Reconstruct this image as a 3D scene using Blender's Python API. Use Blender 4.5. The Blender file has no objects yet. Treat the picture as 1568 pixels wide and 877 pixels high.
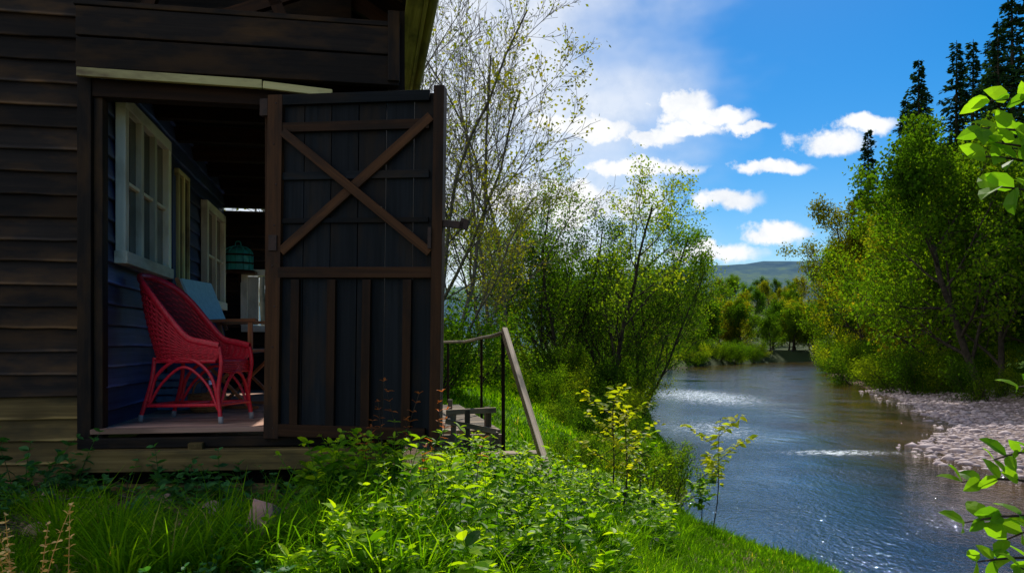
import bpy, math, random
import numpy as np
from mathutils import Vector, Matrix

random.seed(7)
RS = np.random.RandomState
scene = bpy.context.scene
scene.view_settings.view_transform = 'Standard'
scene.view_settings.look = 'None'
scene.view_settings.exposure = 0
scene.view_settings.gamma = 1

# ------------------------------------------------------------------ helpers
class MB:
    def __init__(s):
        s.V=[];s.F=[];s.R=[];s.L=[];s.n=0
    def verts(s, v, rnd=0.5, lc=None):
        v=np.asarray(v,float).reshape(-1,3)
        b=s.n; s.V.append(v); s.n+=len(v)
        r=np.empty(len(v)); r[:]=rnd; s.R.append(r)
        s.L.append(v.copy() if lc is None else np.asarray(lc,float).reshape(-1,3))
        return b
    def faces(s, f, mat=0, smooth=False):
        f=np.asarray(f,dtype=np.int64)
        if f.size: s.F.append((f,mat,smooth))
    def add(s, v, f, mat=0, rnd=0.5, lc=None, smooth=False):
        b=s.verts(v,rnd,lc); s.faces(np.asarray(f)+b,mat,smooth)
    def box(s, c, size, rot=None, mat=0, rnd=None, jit=0.0):
        c=np.array(c,float); h=np.array(size,float)/2
        sg=np.array([[-1,-1,-1],[1,-1,-1],[1,1,-1],[-1,1,-1],[-1,-1,1],[1,-1,1],[1,1,1],[-1,1,1]],float)
        v=sg*h
        if jit: v=v+np.random.uniform(-jit,jit,v.shape)
        ax=np.argsort(-h)
        lc=v[:,ax]+np.random.uniform(-20,20,3)
        if rot is not None: v=v@np.array(rot.to_3x3()).T
        f=[[0,3,2,1],[4,5,6,7],[0,1,5,4],[1,2,6,5],[2,3,7,6],[3,0,4,7]]
        s.add(v+c,f,mat,np.random.rand() if rnd is None else rnd,lc)
    def beam(s, a, b, w, t, mat=0, up=(0,0,1), rnd=None):
        a=Vector(a); b=Vector(b); d=b-a; L=d.length; x=d.normalized()
        u=Vector(up); y=u.cross(x)
        if y.length<1e-4: y=Vector((0,1,0)).cross(x)
        y.normalize(); z=x.cross(y)
        R=Matrix((x,y,z)).transposed()
        s.box((a+b)/2,(L,w,t),R,mat,rnd)
    def tube(s, pts, rad, sides=6, mat=0, rnd=0.5, cap=False):
        pts=np.asarray(pts,float); n=len(pts)
        rad=np.broadcast_to(np.asarray(rad,float),(n,))
        t=np.gradient(pts,axis=0); t/=np.linalg.norm(t,axis=1)[:,None]+1e-9
        ref=np.array([0,0,1.]) if abs(t[0,2])<.8 else np.array([1.,0,0])
        u=np.cross(t[0],ref); u/=np.linalg.norm(u)
        U=np.empty((n,3))
        for i in range(n):
            u=u-t[i]*np.dot(u,t[i]); u/=np.linalg.norm(u)+1e-9; U[i]=u
        W=np.cross(t,U)
        a=np.arange(sides)*2*np.pi/sides
        v=pts[:,None,:]+rad[:,None,None]*(np.cos(a)[None,:,None]*U[:,None,:]+np.sin(a)[None,:,None]*W[:,None,:])
        s_l=np.concatenate([[0],np.cumsum(np.linalg.norm(np.diff(pts,axis=0),axis=1))])
        lc=np.stack([np.repeat(s_l,sides),np.tile(np.cos(a),n)*rad.repeat(sides),np.tile(np.sin(a),n)*rad.repeat(sides)],1)+np.random.uniform(-9,9,3)
        i=np.arange(n-1)[:,None]*sides; j=np.arange(sides)[None,:]; k=(j+1)%sides
        f=np.stack([i+j,i+k,i+sides+k,i+sides+j],-1).reshape(-1,4)
        b=s.verts(v.reshape(-1,3),rnd,lc); s.faces(f+b,mat,True)
        if cap:
            s.faces(np.array([list(range(sides))[::-1]])+b,mat); s.faces(np.array([list(range(sides))])+b+(n-1)*sides,mat)
    def mesh(s, name, mats):
        me=bpy.data.meshes.new(name)
        V=np.concatenate(s.V); me.vertices.add(len(V)); me.vertices.foreach_set('co',V.ravel().astype(np.float32))
        nl=sum(f.size for f,_,_ in s.F); npoly=sum(len(f) for f,_,_ in s.F)
        me.loops.add(nl); me.polygons.add(npoly)
        me.loops.foreach_set('vertex_index',np.concatenate([f.ravel() for f,_,_ in s.F]).astype(np.int32))
        tot=np.concatenate([np.full(len(f),f.shape[1]) for f,_,_ in s.F])
        st=np.concatenate([[0],np.cumsum(tot)[:-1]])
        me.polygons.foreach_set('loop_start',st.astype(np.int32))
        me.polygons.foreach_set('material_index',np.concatenate([np.full(len(f),m) for f,m,_ in s.F]).astype(np.int32))
        me.polygons.foreach_set('use_smooth',np.concatenate([np.full(len(f),sm) for f,_,sm in s.F]).astype(bool))
        for m in mats: me.materials.append(m)
        a=me.attributes.new('rnd','FLOAT','POINT'); a.data.foreach_set('value',np.concatenate(s.R).astype(np.float32))
        a=me.attributes.new('lc','FLOAT_VECTOR','POINT'); a.data.foreach_set('vector',np.concatenate(s.L).ravel().astype(np.float32))
        me.update(calc_edges=True); me.validate()
        return me
    def obj(s, name, mats, parent=None, bevel=0):
        return mkobj(name,s.mesh(name,mats),parent,bevel)
def mkobj(name, me, parent=None, bevel=0, loc=None, rotz=0, scale=None):
    o=bpy.data.objects.new(name,me); scene.collection.objects.link(o)
    if parent: o.parent=parent
    if loc is not None: o.location=loc
    o.rotation_euler=(0,0,rotz)
    if scale is not None: o.scale=scale if hasattr(scale,'__len__') else (scale,)*3
    if bevel:
        m=o.modifiers.new('bevel','BEVEL'); m.width=bevel; m.segments=2; m.limit_method='ANGLE'
    return o
def empty(name, loc=(0,0,0), rotz=0, parent=None):
    o=bpy.data.objects.new(name,None); scene.collection.objects.link(o); o.location=loc; o.rotation_euler=(0,0,rotz)
    if parent: o.parent=parent
    return o

# ------------------------------------------------------------------ materials
def newmat(name):
    m=bpy.data.materials.new(name); m.use_nodes=True; nt=m.node_tree; nt.nodes.clear()
    out=nt.nodes.new('ShaderNodeOutputMaterial'); return m,nt,out
def N(nt,t,**k):
    n=nt.nodes.new(t)
    for a,b in k.items(): setattr(n,a,b)
    return n
def ramp(nt, fac, stops):
    r=N(nt,'ShaderNodeValToRGB'); e=r.color_ramp.elements
    while len(e)<len(stops): e.new(.5)
    for i,(p,c) in enumerate(stops): e[i].position=p; e[i].color=(*c,1)
    nt.links.new(fac,r.inputs[0]); return r.outputs[0]
def noise(nt, vec, scale, detail=4, rough=.55):
    n=N(nt,'ShaderNodeTexNoise'); n.inputs['Scale'].default_value=scale; n.inputs['Detail'].default_value=detail; n.inputs['Roughness'].default_value=rough
    if vec is not None: nt.links.new(vec,n.inputs['Vector'])
    return n.outputs[0]
def mathn(nt,op,a,b=None,clamp=False,c=None):
    n=N(nt,'ShaderNodeMath',operation=op); n.use_clamp=clamp
    for i,x in enumerate((a,b,c)):
        if x is None: continue
        if hasattr(x,'links'): nt.links.new(x,n.inputs[i])
        else: n.inputs[i].default_value=x
    return n.outputs[0]
def mixc(nt,f,a,b,mode='MIX'):
    n=N(nt,'ShaderNodeMix',data_type='RGBA',blend_type=mode)
    for i,x in ((0,f),(6,a),(7,b)):
        if hasattr(x,'links'): nt.links.new(x,n.inputs[i])
        elif i==0: n.inputs[0].default_value=x
        else: n.inputs[i].default_value=(*x,1)
    return n.outputs[2]
def attr(nt,name,out='Fac'):
    a=N(nt,'ShaderNodeAttribute'); a.attribute_name=name; return a.outputs[out]
def bumpn(nt,h,strength,dist=.01):
    b=N(nt,'ShaderNodeBump'); b.inputs['Strength'].default_value=strength; b.inputs['Distance'].default_value=dist
    nt.links.new(h,b.inputs['Height']); return b.outputs[0]

def leaf_mat(name, stops, trans=.5, tint=(1.25,1.05,.7), spec=0, tm=(2.3,2.3,.5), rough=.5):
    m,nt,out=newmat(name)
    c=ramp(nt,attr(nt,'rnd'),stops)
    if tint!=(1,1,1):
        oi=N(nt,'ShaderNodeObjectInfo')
        c=mixc(nt,oi.outputs['Random'],c,mixc(nt,1,c,tint,'MULTIPLY'))
    if spec>0:
        p=N(nt,'ShaderNodeBsdfPrincipled'); p.inputs['Roughness'].default_value=rough; p.inputs['Specular IOR Level'].default_value=spec
    else: p=N(nt,'ShaderNodeBsdfDiffuse')
    nt.links.new(c,p.inputs[0])
    t=N(nt,'ShaderNodeBsdfTranslucent'); ct=mixc(nt,1,c,tm,'MULTIPLY'); nt.links.new(ct,t.inputs[0])
    mx=N(nt,'ShaderNodeMixShader'); mx.inputs[0].default_value=trans
    nt.links.new(p.outputs[0],mx.inputs[1]); nt.links.new(t.outputs[0],mx.inputs[2]); nt.links.new(mx.outputs[0],out.inputs[0])
    return m
def wood_mat(name, c1, c2, c3=None, rough=.7, grain=35, spec=.15, bump=.5):
    m,nt,out=newmat(name)
    lc=attr(nt,'lc','Vector'); mp=N(nt,'ShaderNodeMapping'); mp.inputs['Scale'].default_value=(1.2,grain,grain); nt.links.new(lc,mp.inputs[0])
    g=noise(nt,mp.outputs[0],1.0,4,.65)
    mp2=N(nt,'ShaderNodeMapping'); mp2.inputs['Scale'].default_value=(2.0,6,6); nt.links.new(lc,mp2.inputs[0])
    w=noise(nt,mp2.outputs[0],1.0,4,.6)
    c=ramp(nt,g,[(.3,c1),(.7,c2)])
    if c3: c=mixc(nt,ramp(nt,w,[(.48,(0,0,0)),(.68,(1,1,1))]),c,c3)
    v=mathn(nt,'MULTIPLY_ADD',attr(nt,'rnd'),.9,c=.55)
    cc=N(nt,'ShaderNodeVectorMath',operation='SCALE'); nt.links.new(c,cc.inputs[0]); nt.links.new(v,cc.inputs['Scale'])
    p=N(nt,'ShaderNodeBsdfPrincipled'); p.inputs['Roughness'].default_value=rough; p.inputs['Specular IOR Level'].default_value=spec
    nt.links.new(cc.outputs[0],p.inputs['Base Color']); nt.links.new(bumpn(nt,g,bump,.006),p.inputs['Normal'])
    nt.links.new(p.outputs[0],out.inputs[0]); return m
def plain_mat(name,c,rough=.6,c2=None,scale=20,bump=.2,metal=0,spec=.5,det=3):
    m,nt,out=newmat(name); tc=N(nt,'ShaderNodeTexCoord')
    n=noise(nt,tc.outputs['Object'],scale,det)
    col=ramp(nt,n,[(.35,c),(.65,c2 or tuple(x*.7 for x in c))])
    p=N(nt,'ShaderNodeBsdfPrincipled'); p.inputs['Roughness'].default_value=rough; p.inputs['Metallic'].default_value=metal; p.inputs['Specular IOR Level'].default_value=spec
    nt.links.new(col,p.inputs['Base Color']); nt.links.new(bumpn(nt,n,bump,.01),p.inputs['Normal']); nt.links.new(p.outputs[0],out.inputs[0]); return m

M_bark=plain_mat('bark',(.07,.055,.04),.9,(.03,.025,.02),6,.6,spec=.1)
M_barkl=plain_mat('bark_pale',(.17,.15,.12),.9,(.08,.07,.055),6,.6,spec=.1)
M_leaf=leaf_mat('leaf_spring',[(0,(.016,.050,.006)),(.4,(.05,.12,.010)),(.8,(.13,.20,.014)),(1,(.22,.26,.02))])
M_leafy=leaf_mat('leaf_yellowgreen',[(0,(.035,.055,.008)),(.5,(.11,.14,.012)),(1,(.28,.23,.02))])
M_leafr=leaf_mat('leaf_rich',[(0,(.010,.036,.008)),(.5,(.036,.092,.010)),(1,(.13,.20,.016))])
M_leafd=leaf_mat('leaf_conifer',[(0,(.008,.030,.020)),(1,(.026,.062,.028))],.2,tm=(1.6,1.7,.6))
M_weed=leaf_mat('leaf_weed',[(0,(.010,.045,.004)),(.5,(.085,.22,.006)),(1,(.30,.45,.012))],.55,(1,1,1),.25,(2.2,2.0,.4))
M_near=leaf_mat('leaf_hazel',[(0,(.08,.20,.012)),(1,(.20,.36,.02))],.65,(1,1,1),.1,(2,2,.5))
M_shade=leaf_mat('leaf_ivy',[(0,(.02,.08,.025)),(1,(.06,.20,.05))],.35,(1,1,1),.2)
M_yel=leaf_mat('leaf_sapling',[(0,(.20,.28,.015)),(1,(.48,.46,.02))],.55,(1,1,1),.1,(1.7,1.7,.4))
M_red=leaf_mat('leaf_red_shoot',[(0,(.25,.06,.02)),(1,(.40,.13,.03))],.45,(1,1,1),.2,(1.7,1.4,.7))
M_grass=leaf_mat('grass_blade',[(0,(.014,.055,.004)),(.5,(.080,.21,.006)),(.93,(.22,.38,.010)),(1,(.38,.33,.1))],.5,(1,1,1),0,(2.3,2.1,.4))
M_dry=leaf_mat('dry_flower',[(0,(.70,.34,.06)),(1,(.95,.65,.25))],.3,(1,1,1),0,(1,1,.8))
M_wdark=wood_mat('siding_dark',(.007,.006,.006),(.019,.014,.011),(.048,.026,.011))
M_wblue=wood_mat('siding_blueblack',(.016,.028,.075),(.04,.065,.16),(.05,.06,.09),.45,spec=.3)
M_wdoor=wood_mat('door_boards',(.004,.006,.008),(.010,.013,.017),(.018,.014,.011),.7,spec=.1)
M_wbrown=wood_mat('timber_brown',(.020,.009,.004),(.060,.025,.009),(.013,.008,.006),.65)
M_wlow=wood_mat('weathered_board',(.09,.06,.02),(.20,.14,.05),(.05,.04,.02))
M_cream=wood_mat('cream_paint',(.58,.52,.20),(.72,.66,.30),(.20,.14,.06),.6,20,.4,.25)
M_white=wood_mat('white_paint',(.74,.74,.58),(.88,.87,.70),(.5,.48,.34),.5,15,.5,.15)
M_floor=wood_mat('floor_boards',(.34,.19,.14),(.58,.36,.27),(.24,.15,.11),.7)
M_rail=wood_mat('weathered_rail',(.15,.11,.07),(.32,.25,.18),(.07,.06,.045))
M_table=wood_mat('varnished_wood',(.34,.14,.06),(.56,.26,.12),None,.4)
M_fascia=wood_mat('mossy_fascia',(.13,.12,.02),(.30,.27,.06),(.06,.06,.015))
M_redp=plain_mat('red_wicker',(.68,.010,.035),.45,(.48,.007,.022),60,.3)
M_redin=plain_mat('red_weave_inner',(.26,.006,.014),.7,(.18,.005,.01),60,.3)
M_foot=plain_mat('grey_foot',(.3,.3,.32),.5)
M_pale=plain_mat('pale_blue_canvas',(.60,.80,.80),.8,(.5,.7,.7),30,.2)
M_teal=plain_mat('teal_metal',(.04,.50,.46),.45,(.03,.36,.34),20,.1)
M_tang=plain_mat('straw_wicker',(.5,.26,.10),.7,(.3,.15,.06),60,.3)
M_blue=plain_mat('blue_plastic',(.06,.18,.40),.4)
M_rock=plain_mat('rock',(.40,.24,.19),.9,(.18,.11,.08),9,.8,spec=.1)
M_litter=plain_mat('dead_leaf',(.30,.17,.08),.9,(.14,.08,.05),9,.3)
M_stone=plain_mat('river_stone',(.50,.40,.40),.8,(.26,.19,.20),3,.3)
M_iron=plain_mat('rusty_iron',(.04,.02,.015),.8,(.02,.012,.01),30,.4)
m,nt,out=newmat('window_glass'); p=N(nt,'ShaderNodeBsdfPrincipled'); p.inputs['Base Color'].default_value=(.03,.045,.045,1); p.inputs['Roughness'].default_value=.04; p.inputs['Specular IOR Level'].default_value=1
tc=N(nt,'ShaderNodeTexCoord'); nt.links.new(bumpn(nt,noise(nt,tc.outputs['Object'],3,2),.1,.02),p.inputs['Normal']); nt.links.new(p.outputs[0],out.inputs[0]); M_glass=m

# ------------------------------------------------------------------ terrain
LB=np.array([(-20,6),(0,5.0),(8.6,3.9),(11.3,2.9),(14,3.0),(17,3.6),(26,4.9),(42,6.8),(73,12),(100,19.5),(122,29),(150,48),(200,110),(300,260),(3000,4000)],float)
RB=np.array([(-20,18),(0,16),(14,12.8),(18,11.4),(21,11.2),(24,12.2),(30,16.6),(49,23),(66,27.5),(90,35),(122,48),(150,72),(200,150),(300,320),(3000,4300)],float)
def xl(y): return np.interp(y,LB[:,0],LB[:,1])
def xr(y): return np.interp(y,RB[:,0],RB[:,1])
def sst(x,a,b):
    t=np.clip((x-a)/(b-a),0,1); return t*t*(3-2*t)
_r=RS(3); _W=[(_r.uniform(-1,1,2)*f,_r.uniform(0,6.28),a) for f,a in [(.5,.5),(.9,.4),(1.7,.3),(3,.18),(5,.12),(8,.07)] for _ in range(3)]
def wob(x,y):
    s=0
    for k,p,a in _W: s=s+a*np.sin(k[0]*x+k[1]*y+p)
    return s/1.6
def gh(x,y):
    x=np.asarray(x,float); y=np.asarray(y,float)
    dl=xl(y)-x+.18*wob(x*1.5,y*1.5); dr=x-xr(y)+.25*wob(x,y)
    zl=np.interp(dl,[-1.5,-.2,0,.3,1.2,2.5,3.9,5,7,14,60,400],[-3.7,-3.3,-3.05,-2.5,-2.2,-1.75,-1.15,-.88,-.80,-.85,-1.3,-1.5])
    zr=np.interp(dr,[-2,-.3,0,5,7.5,12,20,40,90,300],[-3.7,-3.15,-3.02,-2.75,-1.9,-.8,2.5,13,38,90])
    z=np.where(dl>-1.5,zl,np.where(dr>-2,zr,-3.7))
    land=np.clip(np.maximum(dl,dr)/2,0,1)
    amp=.05*land+.25*sst(y,40,120)*land
    z=z+wob(x*1.3,y*1.3)*amp
    z=z+land*sst(y,190,450)*26*sst(x,10,80)
    return z
def axis(lo,hi,n,a,c=0):
    t=np.linspace(math.asinh((lo-c)/a),math.asinh((hi-c)/a),n); return a*np.sinh(t)+c
gx=axis(-1500,2500,420,6,3); gy=axis(-60,3000,420,8,8)
X,Y=np.meshgrid(gx,gy); Z=gh(X,Y)
nx,ny=len(gx),len(gy)
i=np.arange(ny-1)[:,None]*nx; j=np.arange(nx-1)[None,:]
F=np.stack([i+j,i+j+1,i+j+1+nx,i+j+nx],-1).reshape(-1,4)
dr=X-xr(Y); dl=xl(Y)-X
kind=((dr>-2.5)*(1-sst(dr+.6*wob(X,Y),5,6.5))*sst(Y,10,14)*(1-sst(Y,40,55))).ravel()
g=MB(); g.add(np.stack([X,Y,Z],-1),F,0,kind,smooth=True)
m,nt,out=newmat('ground_soil_grass'); geo=N(nt,'ShaderNodeNewGeometry'); P=geo.outputs['Position']
gcol=ramp(nt,noise(nt,P,1.3,5,.65),[(.3,(.03,.08,.006)),(.5,(.07,.17,.010)),(.7,(.14,.25,.015))])
soil=ramp(nt,noise(nt,P,9,5,.65),[(.3,(.04,.025,.016)),(.7,(.19,.125,.08))])
sep=N(nt,'ShaderNodeSeparateXYZ'); nt.links.new(P,sep.inputs[0])
near=mathn(nt,'MULTIPLY',mathn(nt,'SUBTRACT',16,sep.outputs[1]),.12,True)
near=mathn(nt,'MULTIPLY',near,ramp(nt,noise(nt,P,1.1,3),[(.35,(0,0,0)),(.47,(1,1,1))]))
col=mixc(nt,near,gcol,soil)
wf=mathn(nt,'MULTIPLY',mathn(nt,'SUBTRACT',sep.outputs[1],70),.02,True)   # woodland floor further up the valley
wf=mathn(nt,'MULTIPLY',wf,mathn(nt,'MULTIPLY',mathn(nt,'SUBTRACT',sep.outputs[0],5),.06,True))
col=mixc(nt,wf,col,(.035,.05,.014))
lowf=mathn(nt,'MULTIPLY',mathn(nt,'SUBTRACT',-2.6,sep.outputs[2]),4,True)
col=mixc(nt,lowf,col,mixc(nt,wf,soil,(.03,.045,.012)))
peb=N(nt,'ShaderNodeTexVoronoi'); peb.inputs['Scale'].default_value=5; nt.links.new(P,peb.inputs['Vector'])
pc=ramp(nt,peb.outputs['Distance'],[(.1,(.38,.31,.30)),(.6,(.14,.10,.09))])
col=mixc(nt,attr(nt,'rnd'),col,pc)
p=N(nt,'ShaderNodeBsdfPrincipled'); p.inputs['Roughness'].default_value=.95; p.inputs['Specular IOR Level'].default_value=.1; nt.links.new(col,p.inputs['Base Color'])
nt.links.new(bumpn(nt,noise(nt,P,14,4,.7),.6,.05),p.inputs['Normal']); nt.links.new(p.outputs[0],out.inputs[0])
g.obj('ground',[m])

hx=np.linspace(-1600,1900,160); hy=np.linspace(500,1500,50); HX,HY=np.meshgrid(hx,hy)
ridge=74+34*sst(HX,60,330)+9*np.sin(HX*.006+1)+5*np.sin(HX*.017)
HZ=-6+ridge*sst(HY,520,950)+1.5*np.sin(HX*.09)*np.sin(HY*.07)
i=np.arange(len(hy)-1)[:,None]*len(hx); j=np.arange(len(hx)-1)[None,:]
F=np.stack([i+j,i+j+1,i+j+1+len(hx),i+j+len(hx)],-1).reshape(-1,4)
hb=MB(); hb.add(np.stack([HX,HY,HZ],-1),F,0,smooth=True)
m,nt,out=newmat('hazed_hillside'); geo=N(nt,'ShaderNodeNewGeometry')
c=ramp(nt,noise(nt,geo.outputs['Position'],.012,7,.75),[(.35,(.045,.09,.15)),(.5,(.08,.14,.17)),(.65,(.15,.22,.14))])  # aerial haze painted in as bluish hill colour
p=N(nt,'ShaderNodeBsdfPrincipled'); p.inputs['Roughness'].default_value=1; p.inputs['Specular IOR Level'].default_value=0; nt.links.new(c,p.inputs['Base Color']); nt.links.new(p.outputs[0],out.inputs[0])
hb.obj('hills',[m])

# river
wb=MB(); ys=np.concatenate([np.arange(-20,60,2),np.arange(60,300,8)]); 
rows=[]
for y in ys: rows.append(np.stack([np.linspace(xl(y)-1.5,xr(y)+2.5,8),np.full(8,y),np.full(8,-3.0)],-1))
Wv=np.stack(rows); i=np.arange(len(ys)-1)[:,None]*8; j=np.arange(7)[None,:]
wb.add(Wv,np.stack([i+j,i+j+1,i+j+9,i+j+8],-1).reshape(-1,4),0,smooth=True)
m,nt,out=newmat('river_water'); geo=N(nt,'ShaderNodeNewGeometry'); P=geo.outputs['Position']
mp=N(nt,'ShaderNodeMapping'); mp.inputs['Scale'].default_value=(1.0,.6,1); mp.inputs['Rotation'].default_value=(0,0,.35); nt.links.new(P,mp.inputs[0])
n1=noise(nt,mp.outputs[0],10,3,.65); n2=noise(nt,mp.outputs[0],1.8,2,.5)
n3=noise(nt,P,.28,2,.5)
h=mathn(nt,'ADD',mathn(nt,'MULTIPLY',n1,mathn(nt,'MULTIPLY_ADD',n3,2.6,c=-.5)),mathn(nt,'MULTIPLY',n2,1.0))
sp_=N(nt,'ShaderNodeSeparateXYZ'); nt.links.new(P,sp_.inputs[0])
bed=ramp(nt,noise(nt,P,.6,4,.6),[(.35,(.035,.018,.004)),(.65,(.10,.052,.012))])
sky_blue=(.018,.045,.095)  # sky reflection painted into the base colour, left side of the river
bed_mix=mathn(nt,'MULTIPLY',mathn(nt,'SUBTRACT',mathn(nt,'ADD',sp_.outputs[0],mathn(nt,'MULTIPLY',n3,3)),mathn(nt,'MULTIPLY_ADD',sp_.outputs[1],.16,c=5.6)),.30,True)
c=mixc(nt,bed_mix,sky_blue,bed)
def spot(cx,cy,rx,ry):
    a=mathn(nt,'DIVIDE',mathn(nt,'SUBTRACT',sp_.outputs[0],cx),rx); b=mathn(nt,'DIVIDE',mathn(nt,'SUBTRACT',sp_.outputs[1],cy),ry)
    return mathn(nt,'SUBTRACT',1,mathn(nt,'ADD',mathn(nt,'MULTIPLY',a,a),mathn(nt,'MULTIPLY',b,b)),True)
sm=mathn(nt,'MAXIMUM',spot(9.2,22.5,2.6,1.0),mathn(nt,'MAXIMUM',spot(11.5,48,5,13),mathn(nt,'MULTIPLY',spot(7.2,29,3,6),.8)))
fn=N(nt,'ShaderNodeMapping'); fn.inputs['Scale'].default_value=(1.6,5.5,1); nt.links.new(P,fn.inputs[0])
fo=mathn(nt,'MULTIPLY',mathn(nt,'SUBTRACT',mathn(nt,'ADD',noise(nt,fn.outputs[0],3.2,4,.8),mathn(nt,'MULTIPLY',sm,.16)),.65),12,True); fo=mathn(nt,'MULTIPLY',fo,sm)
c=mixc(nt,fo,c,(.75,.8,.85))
p=N(nt,'ShaderNodeBsdfPrincipled'); nt.links.new(mathn(nt,'MULTIPLY_ADD',fo,.5,c=.04),p.inputs['Roughness']); p.inputs['IOR'].default_value=1.5; p.inputs['Specular IOR Level'].default_value=1.0
p.inputs['Specular Tint'].default_value=(.6,.83,1.0,1)
nt.links.new(c,p.inputs['Base Color']); nt.links.new(bumpn(nt,h,.8,.05),p.inputs['Normal']); nt.links.new(p.outputs[0],out.inputs[0])
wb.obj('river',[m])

def ico(sub=1):
    import bmesh
    bm=bmesh.new(); bmesh.ops.create_icosphere(bm,subdivisions=sub,radius=1)
    v=np.array([x.co[:] for x in bm.verts]); f=np.array([[q.index for q in fc.verts] for fc in bm.faces]); bm.free(); return v,f
IV,IF=ico(1); IV2,IF2=ico(3)
def stones(mb,pts,size,r,flat=.5,mat=0):
    for p_,s_ in zip(pts,size):
        v=IV*(1+r.normal(0,.13,(len(IV),1)))*np.array([r.uniform(.8,1.3),r.uniform(.7,1.1),flat*r.uniform(.6,1.2)])*s_
        a=r.uniform(0,6.28); ca,sa=math.cos(a),math.sin(a)
        v=v@np.array([[ca,-sa,0],[sa,ca,0],[0,0,1]]).T
        mb.add(v+p_,IF,mat,r.rand(),smooth=True)
r=RS(5); sb=MB(); n=4600
yy=r.uniform(14,55,n); dd=np.abs(r.normal(0,3,n))-.8; dd=np.where(dd>6,r.uniform(0,5,n),dd); xx=xr(yy)+dd
zz=np.maximum(gh(xx,yy),-3.06)
stones(sb,np.stack([xx,yy,zz],-1),r.uniform(.03,.12,n)*(1+1.2*(r.rand(n)>.93)),r)
sb.obj('gravel_bank',[M_stone])

# ------------------------------------------------------------------ leaves / plants
def rotmats(d, roll):
    d=d/(np.linalg.norm(d,axis=1)[:,None]+1e-9)
    up=np.tile([0,0,1.],(len(d),1)); up[np.abs(d[:,2])>.95]=[1,0,0]
    x=np.cross(d,up); x/=np.linalg.norm(x,axis=1)[:,None]; z=np.cross(x,d)
    c=np.cos(roll)[:,None]; s=np.sin(roll)[:,None]
    return x*c+z*s, d, z*c-x*s
T_dia=(np.array([[0,0,0],[.32,.45,.06],[0,1,0],[-.32,.45,.06]]),[np.array([[0,1,2,3]])])
T_fine=(np.array([[0,0,0],[0,.3,-.02],[0,.65,-.04],[0,1,-.16],[.22,.18,.05],[.30,.48,.05],[.17,.8,-.03],[-.22,.18,.05],[-.30,.48,.05],[-.17,.8,-.03]]),
   [np.array([[0,4,1],[3,2,6],[0,1,7],[3,9,2]]),np.array([[1,4,5,2],[7,1,2,8]]),np.array([[2,5,6],[2,9,8]])])
T_long=(T_fine[0]*np.array([.55,1,1]),T_fine[1])
def leaves(mb, P, D, S, r, tmpl=T_dia, mat=1, rnd=None, roll=1.0):
    n=len(P)
    if n==0: return
    x,y,z=rotmats(D,r.uniform(-roll,roll,n)); T,Fs=tmpl
    v=(T[None,:,0,None]*x[:,None]+T[None,:,1,None]*y[:,None]+T[None,:,2,None]*z[:,None])*S[:,None,None]+P[:,None]
    rr=r.rand(n) if rnd is None else rnd
    b=mb.verts(v.reshape(-1,3),np.repeat(rr,len(T)))
    o=(np.arange(n)*len(T))[:,None,None]+b
    for f in Fs: mb.faces((f[None]+o).reshape(-1,f.shape[1]),mat,False)

def nrm(v): return v/(np.linalg.norm(v)+1e-9)
def grow(r,br,an,p,d,L,rad,lvl,pr):
    n=[9,6,5,4,3][min(lvl,4)]; pts=[p]; q=p.copy(); dd=d.copy()
    for k in range(n):
        dd=nrm(dd+r.normal(0,pr['wander'],3)+np.array([0,0,pr['trop'][min(lvl,len(pr['trop'])-1)]])); q=q+dd*L/n; pts.append(q)
    pts=np.array(pts); ra=rad*np.linspace(1,pr['taper'],n+1)
    if lvl==0: ra[0]*=1.3
    br.append((pts,np.maximum(ra,pr['rmin']),[8,6,4,3,3][min(lvl,4)]))
    if lvl>=pr['leafl']:
        for k in range(1,n+1): an.append(pts[k])
    if lvl<pr['max']:
        nc=pr['nc'][lvl]; st=pr['start'][lvl]; a0=r.uniform(0,6.28)
        for c in range(nc):
            t=st+(1-st)*(c+r.rand()*.8)/nc; fi=t*n; k=min(int(fi),n-1); f=fi-k
            pos=pts[k]*(1-f)+pts[k+1]*f; tan=nrm(pts[k+1]-pts[k]); a=a0+c*2.4+r.normal(0,.3)
            ref=np.array([0,0,1.]) if abs(tan[2])<.9 else np.array([1.,0,0]); u=nrm(np.cross(tan,ref)); w=np.cross(tan,u)
            ang=pr['ang'][lvl]*r.uniform(.75,1.25); cd=tan*math.cos(ang)+(u*math.cos(a)+w*math.sin(a))*math.sin(ang)
            prof=(1-.55*(t-st)/(1-st+1e-6)) if lvl==0 else (1-.35*t)
            grow(r,br,an,pos,cd,L*pr['ratio'][lvl]*prof*r.uniform(.8,1.2),rad*(1-(1-pr['taper'])*t)*.5,lvl+1,pr)
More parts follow.
